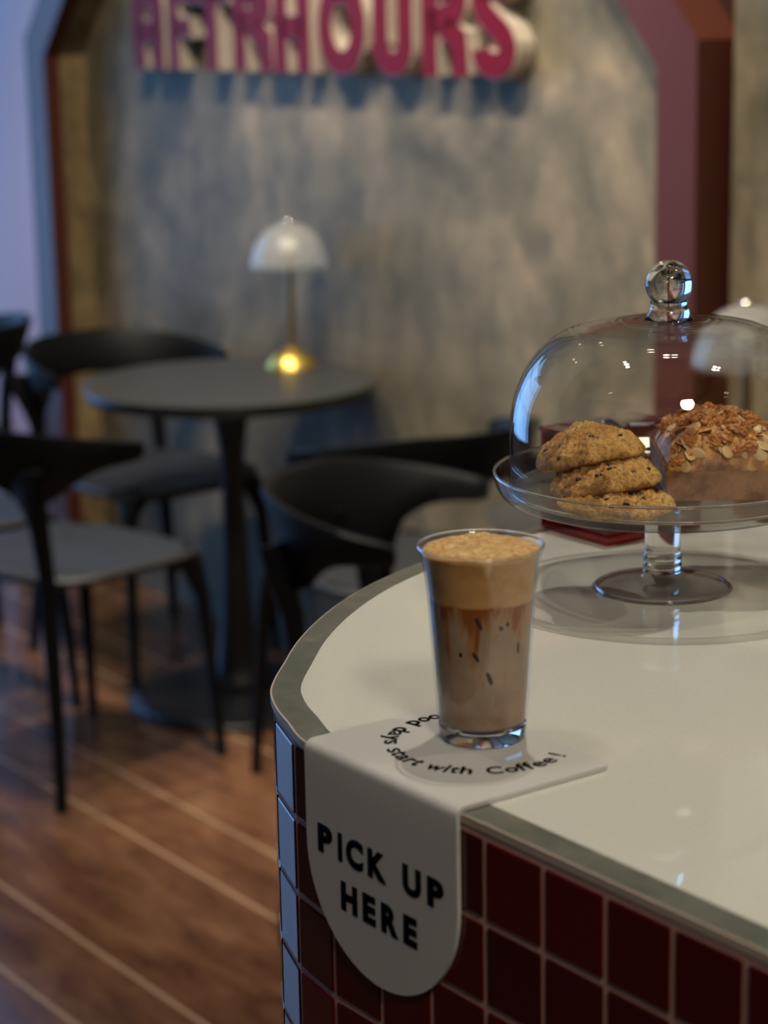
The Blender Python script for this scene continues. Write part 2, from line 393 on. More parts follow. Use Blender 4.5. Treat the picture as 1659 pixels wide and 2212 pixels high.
bm = bmesh.new()
for x_ in (-2.25, -1.90, -1.55, -1.23): box(bm, x_, x_+0.03, 0.03, 0.08, 0.2, 2.6)
for z_ in (0.2, 1.3, 2.57): box(bm, -2.25, -1.2, 0.035, 0.075, z_, z_+0.03)
wf2 = wobj('window_added', bm, wf.data.materials[0], smooth=False)  # unseen window, added to throw blue light on the left seats and floor
obj('glass_pane', box(bmesh.new(), -2.25, -1.2, 0.05, 0.056, 0.2, 2.6), g.data.materials[0], wf2, smooth=False)

# ceiling lights
fix = None
for i, s in enumerate(SPOTS+EXTRA):
    if fix is None:
        fix = thing('ceiling_light', '', 'ceiling light', (s[0][0], s[0][1], CEIL), 0, 'round spotlights in the dark ceiling')
        obj('housing', lathe([(0.0, 0), (0.055, 0), (0.055, -0.1), (0.045, -0.1), (0.042, -0.04), (0, -0.04)], 24), MAT['black_metal'], fix)
        m, nt, b = new_mat('lamp_glow'); b.inputs['Emission Color'].default_value = (1, 0.9, 0.72, 1); b.inputs['Emission Strength'].default_value = 40
        obj('lens', lathe([(0, -0.052), (0.04, -0.052), (0.04, -0.045), (0, -0.045)], 24), m, fix); o = fix
    else: o = copy_tree(fix, (s[0][0], s[0][1], CEIL), 0, '')
    o['label'] = 'small black ceiling spotlight above the cafe'

# ------------------------------------------------------------------ wall sign
def glyph_path(ch, W, H, s):
    """strokes of a heavy condensed capital, as lists of points with half width s/2"""
    a = s/2; L, Rr, T, B = a, W-a, H-a, a; mid = H*0.5
    def arc(cx, cy, rx, ry, a0, a1, n=14): return [(cx+rx*math.cos(R(a0+(a1-a0)*i/n)), cy+ry*math.sin(R(a0+(a1-a0)*i/n))) for i in range(n+1)]
    if ch == 'A': return [[(L, 0), (L, H*0.72)]+arc(W/2, H*0.72, W/2-a, H*0.28-a, 180, 0)+[(Rr, 0)], [(L, mid*0.9), (Rr, mid*0.9)]]
    if ch == 'F': return [[(L, 0), (L, T), (W, T)], [(L, mid), (W*0.85, mid)]]
    if ch == 'T': return [[(W/2, 0), (W/2, T)], [(0, T), (W, T)]]
    if ch == 'R': return [[(L, 0), (L, T), (W/2, T)]+arc(W/2, H*0.76-a*0.2, W/2-a, H*0.24-a*0.8, 90, -90)+[(L, mid+a*0.2)], [(W/2, mid), (Rr, H*0.36), (W-a*0.7, 0)]]
    if ch == 'H': return [[(L, 0), (L, H)], [(Rr, 0), (Rr, H)], [(L, mid), (Rr, mid)]]
    if ch == 'O': return [arc(W/2, H/2, W/2-a, H/2-a, 90, 450, 32)]
    if ch == 'U': return [[(L, H), (L, H*0.3)]+arc(W/2, H*0.3, W/2-a, H*0.3-a, 180, 360)+[(Rr, H)]]
    if ch == 'S': return [arc(W/2, H*0.76-a*.3, W/2-a, H*0.24-a*.7, 20, 180)+[(L+0.1*W, H*0.62), (Rr-0.1*W, H*0.40)]+arc(W/2, H*0.25+a*.2, W/2-a, H*0.25-a*.8, 10, -180)]
def stroke_poly(bm, pts, hw, y0, y1, mat):
    P = [Vector((p[0], p[1])) for p in pts]; Lf, Rt = [], []
    n = len(P); closed = (P[0]-P[-1]).length < 1e-5
    for i, p in enumerate(P):
        if closed: t0 = P[i]-P[i-1 if i > 0 else n-2]; t1 = (P[i+1] if i < n-1 else P[1])-P[i]
        else: t0 = P[i]-P[i-1] if i > 0 else P[1]-P[0]; t1 = P[i+1]-P[i] if i < n-1 else t0
        t0 = t0.normalized(); t1 = t1.normalized(); m = (t0+t1)
        m = m.normalized() if m.length > 1e-4 else t0
        nn = Vector((-m.y, m.x)); k = hw/max(0.55, nn.dot(Vector((-t0.y, t0.x))))
        Lf.append(p+nn*k); Rt.append(p-nn*k)
    V = [[bm.verts.new((q.x, y, q.y)) for q in S] for y in (y0, y1) for S in (Lf, Rt)]
    l0, r0, l1, r1 = V
    for i in range(n-1):
        for q in ((l1[i], l1[i+1], r1[i+1], r1[i]), (l0[i], r0[i], r0[i+1], l0[i+1]), (l0[i], l0[i+1], l1[i+1], l1[i]), (r0[i], r1[i], r1[i+1], r0[i+1])):
            bm.faces.new(q).material_index = mat
    if not closed:
        for i in (0, n-1): bm.faces.new((l0[i], l1[i], r1[i], r0[i])).material_index = mat
sign = thing('wall_sign', 'raised maroon capital letters with cream sides, cut by the top of the photo', 'sign')
sign.matrix_world = WALLM
LET = [('A', -0.175, -0.035), ('F', 0.0, 0.115), ('T', 0.12, 0.275), ('R', 0.30, 0.455), ('H', 0.475, 0.615), ('O', 0.655, 0.83), ('U', 0.865, 1.0), ('R', 1.04, 1.185), ('S', 1.21, 1.345)]
LH = 0.205
for ch, u0, u1 in LET:
    Wd = u1-u0; s = 0.046 if Wd > 0.12 else 0.038
    if ch == 'T': s = 0.042
    bm = bmesh.new(); bf = bmesh.new()
    for st in glyph_path(ch, Wd, LH, s):
        stroke_poly(bm, st, s/2+0.007, 0.004, 0.048, 0); stroke_poly(bf, st, s/2+0.002, 0.048, 0.052, 0)
    o = obj('letter', bm, MAT['sign_side'], sign, smooth=False); o.location = (u0, 0, 1.405)
    f = obj('letter_face', bf, MAT['sign_face'], o, smooth=False); f['label'] = 'maroon glossy letter face'

# ------------------------------------------------------------------ counter
ZC = 1.10
A0 = Vector((-0.052, 1.302)); d2 = Vector((Dv.x, Dv.y)); v2 = Vector((Vv.x, Vv.y))
left = [(-0.0645, 1.341), (-0.0735, 1.372), (-0.0785, 1.404), (-0.0775, 1.432), (-0.073, 1.466), (-0.063, 1.532), (-0.043, 1.606), (-0.012, 1.680), (0.032, 1.751), (0.079, 1.812), (0.131, 1.862)]
sm = smooth_prof([tuple(A0+d2*0.05), tuple(A0)]+left+[tuple(Vector(left[-1])+v2*0.12)], 5)[5:]
front_far = A0+d2*1.5; back_far = Vector(sm[-1])+v2*1.1
outline = [tuple(front_far)]+[tuple(A0+d2*(0.026-0.0))]+sm[0:]+[tuple(back_far)]   # front right -> corner -> round -> back
def offset_poly(pts, d):
    out = []; n = len(pts)
    for i in range(n):
        p = Vector(pts[i][:2]); a = Vector(pts[i-1][:2]) if i > 0 else p-(Vector(pts[1][:2])-p); c = Vector(pts[i+1][:2]) if i < n-1 else p+(p-Vector(pts[i-1][:2]))
        t0 = (p-a).normalized(); t1 = (c-p).normalized(); nn = Vector((t0.y+t1.y, -(t0.x+t1.x))).normalized()
        k = d/max(0.5, nn.dot(Vector((t0.y, -t0.x)))); out.append(tuple(p+nn*k))
    return out
counter = thing('service_counter', 'rounded white counter faced in oxblood square tiles, under the coffee and the cake stand', 'counter')
def close_far(pts): return list(pts)+[tuple(Vector(pts[-1])+d2*1.2)]
ring_o = outline; ring_i = offset_poly(outline, 0.020)
# distance inward: check orientation by area sign (outline runs clockwise seen from above)
def band(a, b, z0, z1, mat=0, bm=None):
    bm = bm or bmesh.new()
    V = [[bm.verts.new((p[0], p[1], z)) for p in S] for z in (z0, z1) for S in (a, b)]
    a0, b0, a1, b1 = V
    for i in range(len(a)-1):
        for q in ((a1[i], a1[i+1], b1[i+1], b1[i]), (a0[i], b0[i], b0[i+1], a0[i+1]), (a0[i], a0[i+1], a1[i+1], a1[i]), (b0[i], b1[i], b1[i+1], b0[i+1])):
            bm.faces.new(q).material_index = mat
    for i in (0, len(a)-1): bm.faces.new((a0[i], a1[i], b1[i], b0[i])).material_index = mat
    return bm
obj('edge_strip', band(offset_poly(outline, 0.0006), ring_i, ZC-0.006, ZC), MAT['edge'], counter)
obj('sealant_line', band(offset_poly(outline, -0.0007), offset_poly(outline, 0.0006), ZC-0.006, ZC-0.0005), MAT['cream'], counter)
obj('countertop', prism(bmesh.new(), close_far(ring_i), ZC-0.006, ZC+0.0003), MAT['white_top'], counter, smooth=False)
# tiles: flat run along the front, then one facet per tile round the end
PIT, ROW, GAP = 0.0513, 0.0521, 0.0042
tb = bmesh.new()
def tile_col(p, q, rows=21, g0=GAP/2, g1=GAP/2, zrows=None):
    p = Vector(p); q = Vector(q); t = (q-p); Lg = t.length; t.normalize(); nn = Vector((-t.y, t.x))   # outward is left of travel? fixed below
    nn = Vector((t.y, -t.x)) if True else nn
    c = Vector((0.5, 1.6))
    if (c-p).dot(nn) > 0: nn = -nn
    for r in range(rows):
        z1 = ZC-0.0085-r*ROW-GAP/2; z0 = z1-(ROW-GAP)
        if z0 < 0.01: break
        T = Matrix((Vector((t.x, t.y, 0)), Vector((nn.x, nn.y, 0)), Vector((0, 0, 1)))).transposed().to_4x4(); T.translation = Vector((p.x, p.y, 0))
        box(tb, g0, Lg-g1, -0.004, 0.0012, z0, z1, 0, 0.0012, T)
s0 = 0.0265
for k in range(0, 28): tile_col(A0+d2*(s0+k*PIT), A0+d2*(s0+(k+1)*PIT))
# round the end: walk the smoothed outline
walk = [Vector(p[:2]) for p in [tuple(A0+d2*s0)]+list(sm)]
dist = 0; cur = walk[0]; acc = []; need = PIT; last = walk[0]; i = 1
while i < len(walk):
    seg = walk[i]-cur
    if seg.length >= need: cur = cur+seg.normalized()*need; acc.append((last, cur)); last = cur; need = PIT
    else: need -= seg.length; cur = walk[i]; i += 1
for a_, b2 in acc: tile_col(a_, b2, rows=21)
while acc and (acc[-1][1]-Vector(back_far)).length > PIT: 
    p = acc[-1][1]; q = p+(Vector(back_far)-p).normalized()*PIT; acc.append((p, q)); tile_col(p, q, rows=3)
facets = [tuple(front_far), tuple(A0+d2*s0)]+[tuple(b2) for a_, b2 in acc]+[tuple(back_far)]
obj('counter_body', prism(bmesh.new(), close_far(facets), 0.0, ZC-0.006), MAT['grout'], counter, smooth=False)
tl = obj('tile_cladding', tb, MAT['tile'], counter, smooth=False); tl['label'] = 'glossy dark red square tiles'

# ------------------------------------------------------------------ pick-up sign hanging over the edge
hg = thing('pickup_sign', 'white bent acrylic sign with black PICK UP HERE lettering, folded over the counter edge', 'sign')
HW, HT, DROP0, DROPR = 0.1550, 0.115, 0.060, 0.076
out_ = 0.0018; th = 0.0028
HM = Matrix((Dv, Nv, Vector((0, 0, 1)))).transposed().to_4x4(); HM.translation = Vector((A0.x+d2.x*0.0050, A0.y+d2.y*0.0050, ZC))
hg.matrix_world = HM
# profile in (y,z): from inner end of the top leaf, over a small bend, down the front
def prof_pts(o):
    pts = [(-HT, 0.0006+o)]
    rr = 0.004+o; cy, cz = out_-0.004, 0.0006-0.004
    for k in range(7):
        a_ = R(90-15*k); pts.append((cy+rr*math.cos(a_), cz+rr*math.sin(a_)))
    return pts
bm = bmesh.new(); nx = 33; xs = []
for i in range(nx): xs.append(HW/2-HW/2*math.cos(PI*i/(nx-1)))
rows_ = []
for o in (0.0, th):
    grid = []
    for ix, x in enumerate(xs):
        e = math.sqrt(max(0.0, 1-((x-HW/2)/(HW/2))**2)); bot = -(DROP0+DROPR*e)
        base = prof_pts(o); col = []
        for j, (y, z) in enumerate(base):
            if j == 0:   # rounded far corners
                rc = 0.008; dx = min(x, HW-x)
                if dx < rc: y = y+rc-math.sqrt(max(0, rc*rc-(rc-dx)**2))
            col.append(bm.verts.new((x, y, z)))
        zb = base[-1][1]
        for k in range(1, 9): col.append(bm.verts.new((x, base[-1][0], zb+(bot-zb)*k/8)))
        grid.append(col)
    rows_.append(grid)
G0, G1 = rows_; nj = len(G0[0])
for g_, in ((G0,), (G1,)):
    for i in range(nx-1):
        for j in range(nj-1): bm.faces.new((g_[i][j], g_[i+1][j], g_[i+1][j+1], g_[i][j+1]))
for i in range(nx-1):
    for j in (0, nj-1): bm.faces.new((G0[i][j], G0[i+1][j], G1[i+1][j], G1[i][j]))
for j in range(nj-1):
    for i in (0, nx-1): bm.faces.new((G0[i][j], G0[i][j+1], G1[i][j+1], G1[i][j]))
obj('sign_panel', bm, MAT['hanger'], hg, angle=50)
def text_mesh(s, bold=0.0):
    cu = bpy.data.curves.new('t', 'FONT'); cu.body = s; cu.size = 1; cu.offset = bold; cu.resolution_u = 5; cu.extrude = 0.0
    o = bpy.data.objects.new('t', cu); COL.objects.link(o); bpy.context.view_layer.update()
    me = bpy.data.meshes.new_from_object(o.evaluated_get(bpy.context.evaluated_depsgraph_get()))
    bpy.data.objects.remove(o); return me
def text_into(bm, s, T, bold=0.0, fit=None):
    me = text_mesh(s, bold); xs_ = [v.co.x for v in me.vertices]; ys_ = [v.co.y for v in me.vertices]
    if not xs_: return 0
    b2 = bmesh.new(); b2.from_mesh(me)
    if fit:
        x0, x1, y0, y1 = fit; mx, my, MX, MY = min(xs_), min(ys_), max(xs_), max(ys_)
        for v in b2.verts: v.co = Vector((x0+(v.co.x-mx)/(MX-mx)*(x1-x0), y0+(v.co.y-my)/(MY-my)*(y1-y0), 0))
    r = bmesh.ops.extrude_face_region(b2, geom=b2.faces[:]); vs = [g for g in r['geom'] if isinstance(g, bmesh.types.BMVert)]
    for v in vs: v.co.z += 0.0003 if fit or True else 0
    for v in b2.verts: v.co = T @ v.co
    m3 = bpy.data.meshes.new('x'); b2.to_mesh(m3); b2.free(); bm.from_mesh(m3); bpy.data.meshes.remove(m3); bpy.data.meshes.remove(me)
FT = Matrix(((1, 0, 0, 0), (0, 0, 1, out_+th+0.0001), (0, 1, 0, 0), (0, 0, 0, 1)))   # text plane (x, z) in the sign frame
bm = bmesh.new()
U_ = -0.0050
for chs, f in (('P', (0.0182, 0.0338, -0.0660, -0.0475)), ('I', (0.0402, 0.0444, -0.0660, -0.0475)), ('C', (0.0489, 0.0668, -0.0664, -0.0471)), ('K', (0.0718, 0.0905, -0.0660, -0.0475)),
               ('U', (0.1075, 0.1255, -0.0650, -0.0462)), ('P', (0.1318, 0.1474, -0.0646, -0.0462)),
               ('H', (0.0423, 0.0595, -0.0976, -0.0786)), ('E', (0.0655, 0.0788, -0.0976, -0.0786)), ('R', (0.0848, 0.1020, -0.0976, -0.0786)), ('E', (0.1075, 0.1208, -0.0974, -0.0784))):
    text_into(bm, chs, FT, 0.052, (f[0]+U_, f[1]+U_, f[2], f[3]))
obj('pick_up_here_lettering', bm, MAT['ink'], hg, smooth=False)['label'] = 'black capitals PICK UP HERE'
bm = bmesh.new(); CX, CY, RT = 0.0569, 1.2850, 0.0556
PH = HM.inverted()
ARC = [('g', 109.5, .0078), ('o', 118.9, .0078), ('o', 127.3, .0078), ('d', 136.6, .0078), ('d', 152.7, .0078), ('a', 161.6, .0074), ('y', 170.2, .0082), ('s', 178.6, .0068),
       ('s', 194.7, .0068), ('t', 201.6, .0052), ('a', 209.2, .0074), ('r', 217.4, .0054), ('t', 223.6, .0052), ('w', 238.0, .0112), ('i', 246.0, .0022), ('t', 251.2, .0052), ('h', 258.8, .0074),
       ('C', 276.6, .0100), ('o', 287.2, .0080), ('f', 294.4, .0050), ('f', 299.8, .0050), ('e', 307.4, .0078), ('e', 316.6, .0078), ('!', 328.5, .0021)]
XH, CH_, DS = 0.0082, 0.0122, 0.0034
for c, ang_, w_ in ARC:
    y0, y1 = (-DS if c in 'gy' else 0.0), (CH_ if c in 'dthfC!i' else XH)
    if c == 't': y1 = 0.0105
    rad = Vector((math.cos(R(ang_)), math.sin(R(ang_)), 0)); tan = Vector((-rad.y, rad.x, 0))
    T = Matrix((tan, -rad, Vector((0, 0, 1)))).transposed().to_4x4(); T.translation = Vector((CX, CY, ZC+0.0006+th+0.0001))+rad*(RT+XH/2)
    text_into(bm, c, PH @ T, 0.008 if c in 'eas' else 0.018, (-w_/2, w_/2, y0, y1))
obj('curved_lettering', bm, MAT['ink'], hg, smooth=False)['label'] = 'black curved words good days start with Coffee !'

# ------------------------------------------------------------------ iced coffee
ZS = ZC+0.0006+th
cup = thing('iced_coffee', 'clear flared tumbler of iced coffee with golden foam standing on the white sign', 'coffee', (0.0590, 1.2960, ZS), 0.6)
op = smooth_prof([(0.0262, 0.0), (0.0272, 0.004), (0.0294, 0.030), (0.0322, 0.072), (0.0338, 0.095), (0.0362, 0.112), (0.0392, 0.1225)], 5)
ip = [(r-0.0013, z) for r, z in op if z > 0.0115]
bm = lathe([(r, z) for r, z in op]+[(0.0389, 0.1232), (0.0382, 0.1228)]+ip[::-1]+[(0.024, 0.0105), (0.0, 0.0100)], 96)
obj('glass_wall', bm, MAT['cup'], cup)
obj('rim', lathe([(0.0386+0.0009*math.cos(R(45*k)), 0.1232+0.0009*math.sin(R(45*k))) for k in range(8)], 96, closed=True), MAT['glass'], cup, angle=70)
bm = lathe([(0.0, 0.0003), (0.0255, 0.0003), (0.0268, 0.0030), (0.0275, 0.0088), (0.0255, 0.0098), (0.015, 0.0085), (0.0, 0.0080)], 96)
obj('glass_base', bm, MAT['glass'], cup)
def coffee_mat():
    m, nt, b = new_mat('layered_coffee'); tc = N(nt, 'ShaderNodeTexCoord'); sp = N(nt, 'ShaderNodeSeparateXYZ'); nt.links.new(tc.outputs['Object'], sp.inputs[0])
    X, Y, Z = sp.outputs
    mp = N(nt, 'ShaderNodeMapping'); mp.inputs['Scale'].default_value = (1, 1, 0.16); nt.links.new(tc.outputs['Object'], mp.inputs[0])
    n1 = noise_tex(nt, mp.outputs[0], 75, 5, 0.6, 1.0); n2 = noise_tex(nt, tc.outputs['Object'], 38, 4, 0.55, 0.5); n3 = noise_tex(nt, tc.outputs['Object'], 260, 3, 0.6)
    zz = mathn(nt, 'MULTIPLY_ADD', mathn(nt, 'SUBTRACT', n1, 0.5), 0.13, Z)     # drips
    lay = ramp(nt, [(0.0, (0.34, 0.205, 0.125)), (0.40, (0.38, 0.26, 0.175)), (0.62, (0.38, 0.27, 0.175)), (0.71, (0.38, 0.18, 0.065)), (0.78, (0.26, 0.075, 0.014))])
    nt.links.new(mathn(nt, 'DIVIDE', zz, 0.115), lay.inputs[0])
    r2 = ramp(nt, [(0.35, (0.85, 0.84, 0.82)), (0.65, (1.15, 1.14, 1.12))]); nt.links.new(n2, r2.inputs[0])
    c = mixc(nt, 1.0, lay.outputs[0], r2.outputs[0], 'MULTIPLY')
    fo = ramp(nt, [(0.35, (0.42, 0.20, 0.055)), (0.62, (0.60, 0.34, 0.13))]); nt.links.new(n2, fo.inputs[0])
    mr = N(nt, 'ShaderNodeMapRange'); mr.inputs[1].default_value = 0.0905; mr.inputs[2].default_value = 0.0922
    nt.links.new(mathn(nt, 'MULTIPLY_ADD', mathn(nt, 'SUBTRACT', n2, 0.5), 0.006, Z), mr.inputs[0])
    c = mixc(nt, mr.outputs[0], c, fo.outputs[0])
    top = ramp(nt, [(0.35, (0.42, 0.21, 0.065)), (0.5, (0.62, 0.37, 0.13)), (0.68, (0.78, 0.55, 0.27))]); nt.links.new(n3, top.inputs[0])
    mr2 = N(nt, 'ShaderNodeMapRange'); mr2.inputs[1].default_value = 0.1200; mr2.inputs[2].default_value = 0.1218; nt.links.new(Z, mr2.inputs[0])
    c = mixc(nt, mr2.outputs[0], c, top.outputs[0])
    nt.links.new(c, b.inputs['Base Color']); b.inputs['Roughness'].default_value = 0.45
    b.inputs['Subsurface Weight'].default_value = 0.15; b.inputs['Subsurface Scale'].default_value = 0.004
    return m
MC = coffee_mat()
ci = [(r-0.0002, z) for r, z in ip if z < 0.1206]
bm = lathe([(0.0, 0.0108), (0.023, 0.0112)]+ci, 96, cap=False)
obj('coffee', bm, MC, cup)
bm = bmesh.new(); rings = []; rt = ci[-1][0]
prof = [(ci[-1][0], ci[-1][1]), (rt-0.0006, ci[-1][1]+0.0012)]+[((rt-0.0016)*(1-k/16), ci[-1][1]+0.0018) for k in range(17)]
for k, (r, z) in enumerate(prof):
    ring = []
    for i in range(96):
        a_ = 2*PI*i/96; x, y = r*math.cos(a_), r*math.sin(a_); zz = z
        if k >= 2:
            e = min(1.0, (rt-r)/0.007)
            zz += e*(0.0016+0.0022*noise.noise(Vector((x*60, y*60, 1.3)))+0.0010*noise.noise(Vector((x*240, y*240, 5.1)))+0.0005*noise.noise(Vector((x*700, y*700, 9))))
        ring.append(bm.verts.new((x, y, zz)) if r > 1e-5 or i == 0 else ring[0])
    rings.append(ring)
for A, B in zip(rings, rings[1:]):
    for i in range(96):
        j = (i+1) % 96; q = []
        for v in (A[i], A[j], B[j], B[i]):
            if v not in q: q.append(v)
        if len(q) > 2: bm.faces.new(q)
obj('foam', bm, MC, cup)['label'] = 'bumpy golden foam cap'
MI = simple('dark_ice_gap', (0.045, 0.022, 0.022), 0.3)
for (az, z, l, tilt) in ((-96, 0.082, 0.0055, 25), (-100, 0.0605, 0.0045, 30), (-84, 0.047, 0.006, 18), (-70, 0.078, 0.0022, 40), (-62, 0.080, 0.002, 0), (-118, 0.061, 0.002, 0), (-45, 0.064, 0.005, 4)):
    a_ = R(az)-0.6
    rr = 0.0; 
    for (r0, z0), (r1, z1) in zip(ci, ci[1:]):
        if z0 <= z <= z1: rr = r0+(r1-r0)*(z-z0)/(z1-z0)
    bm = bmesh.new(); bmesh.ops.create_icosphere(bm, subdivisions=2, radius=1)
    T = Matrix.Rotation(a_, 4, 'Z') @ Matrix.Translation((rr-0.0003, 0, z)) @ Matrix.Rotation(R(tilt), 4, 'X') @ Matrix.Diagonal((0.0007, 0.0015, l*0.95, 1))
    obj('ice_edge', transform(bm, T), MI, cup)

# ------------------------------------------------------------------ cake stand and dome
SC = Vector((0.2175, 1.652, ZC+0.0003))
stand = thing('cake_stand', 'clear glass footed cake stand standing on the white countertop', 'cake stand', SC)
o_ = smooth_prof([(0.012, 0.065), (0.03, 0.0662), (0.07, 0.0678), (0.105, 0.0700), (0.122, 0.0745), (0.1290, 0.0820), (0.1322, 0.0935)], 4)
i_ = smooth_prof([(0.1300, 0.0945), (0.1262, 0.0855), (0.1245, 0.0815), (0.119, 0.0793), (0.08, 0.0790), (0.0, 0.0790)], 4)
obj('plate', lathe([(0, 0.065)]+o_+i_, 128), MAT['plate'], stand)
obj('stem', lathe(smooth_prof([(0.0, 0.0648), (0.0140, 0.0648), (0.0142, 0.062), (0.0140, 0.045), (0.0142, 0.030), (0.0150, 0.0275), (0.0152, 0.0245), (0.0146, 0.0225), (0.0153, 0.0195), (0.0146, 0.0165), (0.0142, 0.0135), (0.0, 0.0130)], 4), 64), MAT['glass'], stand)
obj('foot', lathe(smooth_prof([(0.0, 0.0125), (0.0142, 0.0122), (0.018, 0.0095), (0.030, 0.0068), (0.045, 0.0048), (0.0510, 0.0036), (0.0520, 0.0020), (0.0508, 0.0004), (0.0, 0.0004)], 5), 96), MAT['foot'], stand)
def ring(name, Rr, z, r, parent): return obj(name, lathe([(Rr+r*math.cos(R(45*k)), z+r*math.sin(R(45*k))) for k in range(8)], 128, closed=True), MAT['glass'], parent, angle=70)
ring('foot_rim', 0.0512, 0.0022, 0.0015, stand); ring('plate_rim', 0.1312, 0.0945, 0.0012, stand)
dome = thing('glass_dome', 'clear glass cake dome with a round ball knob, covering the cookies and loaf', 'cake dome', SC+Vector((0.0030, 0, 0.0800)))
od = smooth_prof([(0.1222, 0.0), (0.1222, 0.046), (0.1198, 0.068), (0.1140, 0.086), (0.1045, 0.1025), (0.0890, 0.1180), (0.0700, 0.1265), (0.0480, 0.1305), (0.0300, 0.1320), (0.0, 0.1325)], 7)
od = [(r, z+(0.00045*math.sin(r*1100)*(1 if 0.02 < r < 0.075 else 0))) for r, z in od]
idm = [(max(0, r-0.0022), z-(0.0022 if r < 0.11 else 0.001)) for r, z in od]
bm = lathe(od+idm[::-1][:-1]+[(0.1200, 0.0)], 160, closed=False)
obj('bell', bm, MAT['dome'], dome)
kn = [(0.0, 0.1326), (0.0195, 0.1327), (0.0172, 0.1352), (0.0150, 0.1397), (0.0140, 0.1432), (0.0146, 0.1462)]
kc, kr = 0.1595, 0.0182
kn += [(kr*math.cos(a_), kc+kr*math.sin(a_)) for a_ in [R(-44+134*k/16) for k in range(16)]]+[(0.0, kc+kr)]
obj('knob', lathe(kn, 64), MAT['glass'], dome)['label'] = 'round glass ball knob'

ring('dome_rim', 0.1211, 0.0006, 0.0013, dome)
# cookies
def cookie_mat():
    m, nt, b = new_mat('baked_cookie'); v = objco(nt)
    n1 = noise_tex(nt, v, 45, 6, 0.65, 0.5); n2 = noise_tex(nt, v, 320, 5, 0.65)
    r = ramp(nt, [(0.32, (0.28, 0.12, 0.028)), (0.5, (0.58, 0.30, 0.075)), (0.68, (0.76, 0.46, 0.14))]); nt.links.new(n1, r.inputs[0])
    r2 = ramp(nt, [(0.35, (0.50, 0.44, 0.36)), (0.58, (1.12, 1.12, 1.08))]); nt.links.new(n2, r2.inputs[0])
    nt.links.new(mixc(nt, 1.0, r.outputs[0], r2.outputs[0], 'MULTIPLY'), b.inputs['Base Color']); b.inputs['Roughness'].default_value = 0.72
    h = mathn(nt, 'MULTIPLY_ADD', n1, 0.8, n2); bump(nt, b, h, 0.9, 0.0015); return m
MK = cookie_mat(); MCH = simple('chocolate_chip', (0.030, 0.012, 0.007), 0.3)
def cookie(loc, eul, rad, thick, seed, label, bend=0.0, chips=9):
    root = thing('cookie', label, 'cookie', loc); root.rotation_euler = eul; root['group'] = 'chocolate chip cookies under the dome'
    bm = bmesh.new(); NR, NA = 44, 180; grid = []
    def hgt(x, y):
        q = Vector((x*70+seed, y*70, seed*1.7)); return 0.0036*noise.noise(q)+0.0027*noise.noise(q*2.7)+0.0019*noise.noise(q*6)+0.0012*noise.noise(q*14)
    def edge_r(a_): return rad*(1+0.035*noise.noise(Vector((math.cos(a_)*1.6+seed, math.sin(a_)*1.6, seed)))+0.018*noise.noise(Vector((math.cos(a_)*6+seed, math.sin(a_)*6, 3))))
    top = []
    for k in range(NR+1):
        t = k/NR; row = []
        for i in range(NA):
            a_ = 2*PI*i/NA; er = edge_r(a_); s = math.sin(t*PI/2)**0.8 if t < 1 else 1.0; r = er*s
            x, y = r*math.cos(a_), r*math.sin(a_)
            z = thick*(0.30+0.70*math.sqrt(max(0, 1-(s)**3.2)))+hgt(x, y)*min(1, (1-s)*5+0.25) - bend*(x*x)/(rad*rad)
            row.append(bm.verts.new((x, y, z)) if k else (row[0] if row else bm.verts.new((0, 0, z))))
        top.append(row)
    bot = []
    for k in (1.0, 0.90, 0.6, 0.0):
        row = []
        for i in range(NA):
            a_ = 2*PI*i/NA; r = edge_r(a_)*k*0.985; x, y = r*math.cos(a_), r*math.sin(a_)
            z = (thick*0.24 if k == 1.0 else (thick*0.03 if k == 0.9 else 0.0))+0.0006*noise.noise(Vector((x*300, y*300, seed))) - bend*(x*x)/(rad*rad)
            row.append(bm.verts.new((x, y, z)) if k else (row[0] if row else bm.verts.new((0, 0, z))))
        bot.append(row)
    allr = top+bot
    for A, B in zip(allr, allr[1:]):
        for i in range(NA):
            j = (i+1) % NA; q = []
            for v in (A[i], A[j], B[j], B[i]):
                if v not in q: q.append(v)
            if len(q) > 2: bm.faces.new(q)
    obj('dough', bm, MK, root, angle=60)
    rnd = random.Random(seed*13)
    for k in range(chips):
        a_ = rnd.uniform(-PI, PI) if k > chips//2 else rnd.uniform(-PI*0.9, -PI*0.1); rr = rad*rnd.uniform(0.25, 0.88); x, y = rr*math.cos(a_), rr*math.sin(a_)
        s = rr/rad; z = thick*(0.30+0.70*math.sqrt(max(0, 1-s**3.2)))+hgt(x, y)*0.7-bend*(x*x)/(rad*rad)
        cb = bmesh.new(); bmesh.ops.create_icosphere(cb, subdivisions=2, radius=1)
        transform(cb, Matrix.Translation((x, y, z-0.0004)) @ Matrix.Rotation(rnd.uniform(0, 3), 4, 'Z') @ Matrix.Diagonal((rnd.uniform(.0018, .0036), rnd.uniform(.0014, .0024), 0.0015, 1)))
        obj('chocolate_chip', cb, MCH, root)
    return root
PZ = SC.z+0.0792
cookie((0.1740, 1.5840, PZ+0.0002), (0, 0, 0.3), 0.0445, 0.0140, 3, 'flat chocolate chip cookie lying lowest on the glass plate, at the front', 0, 14)
cookie((0.1680, 1.6100, PZ+0.0175), (R(5), R(-8), 0.1), 0.0425, 0.0155, 8, 'thick cookie with a shadowed underside, in the middle of the three stacked cookies', 0.0085, 10)
cookie((0.1590, 1.6400, PZ+0.0330), (R(4), R(-9), 0.0), 0.0425, 0.0160, 5, 'uppermost and rearmost cookie of the three, with a chip on its raised top', 0.0095, 10)

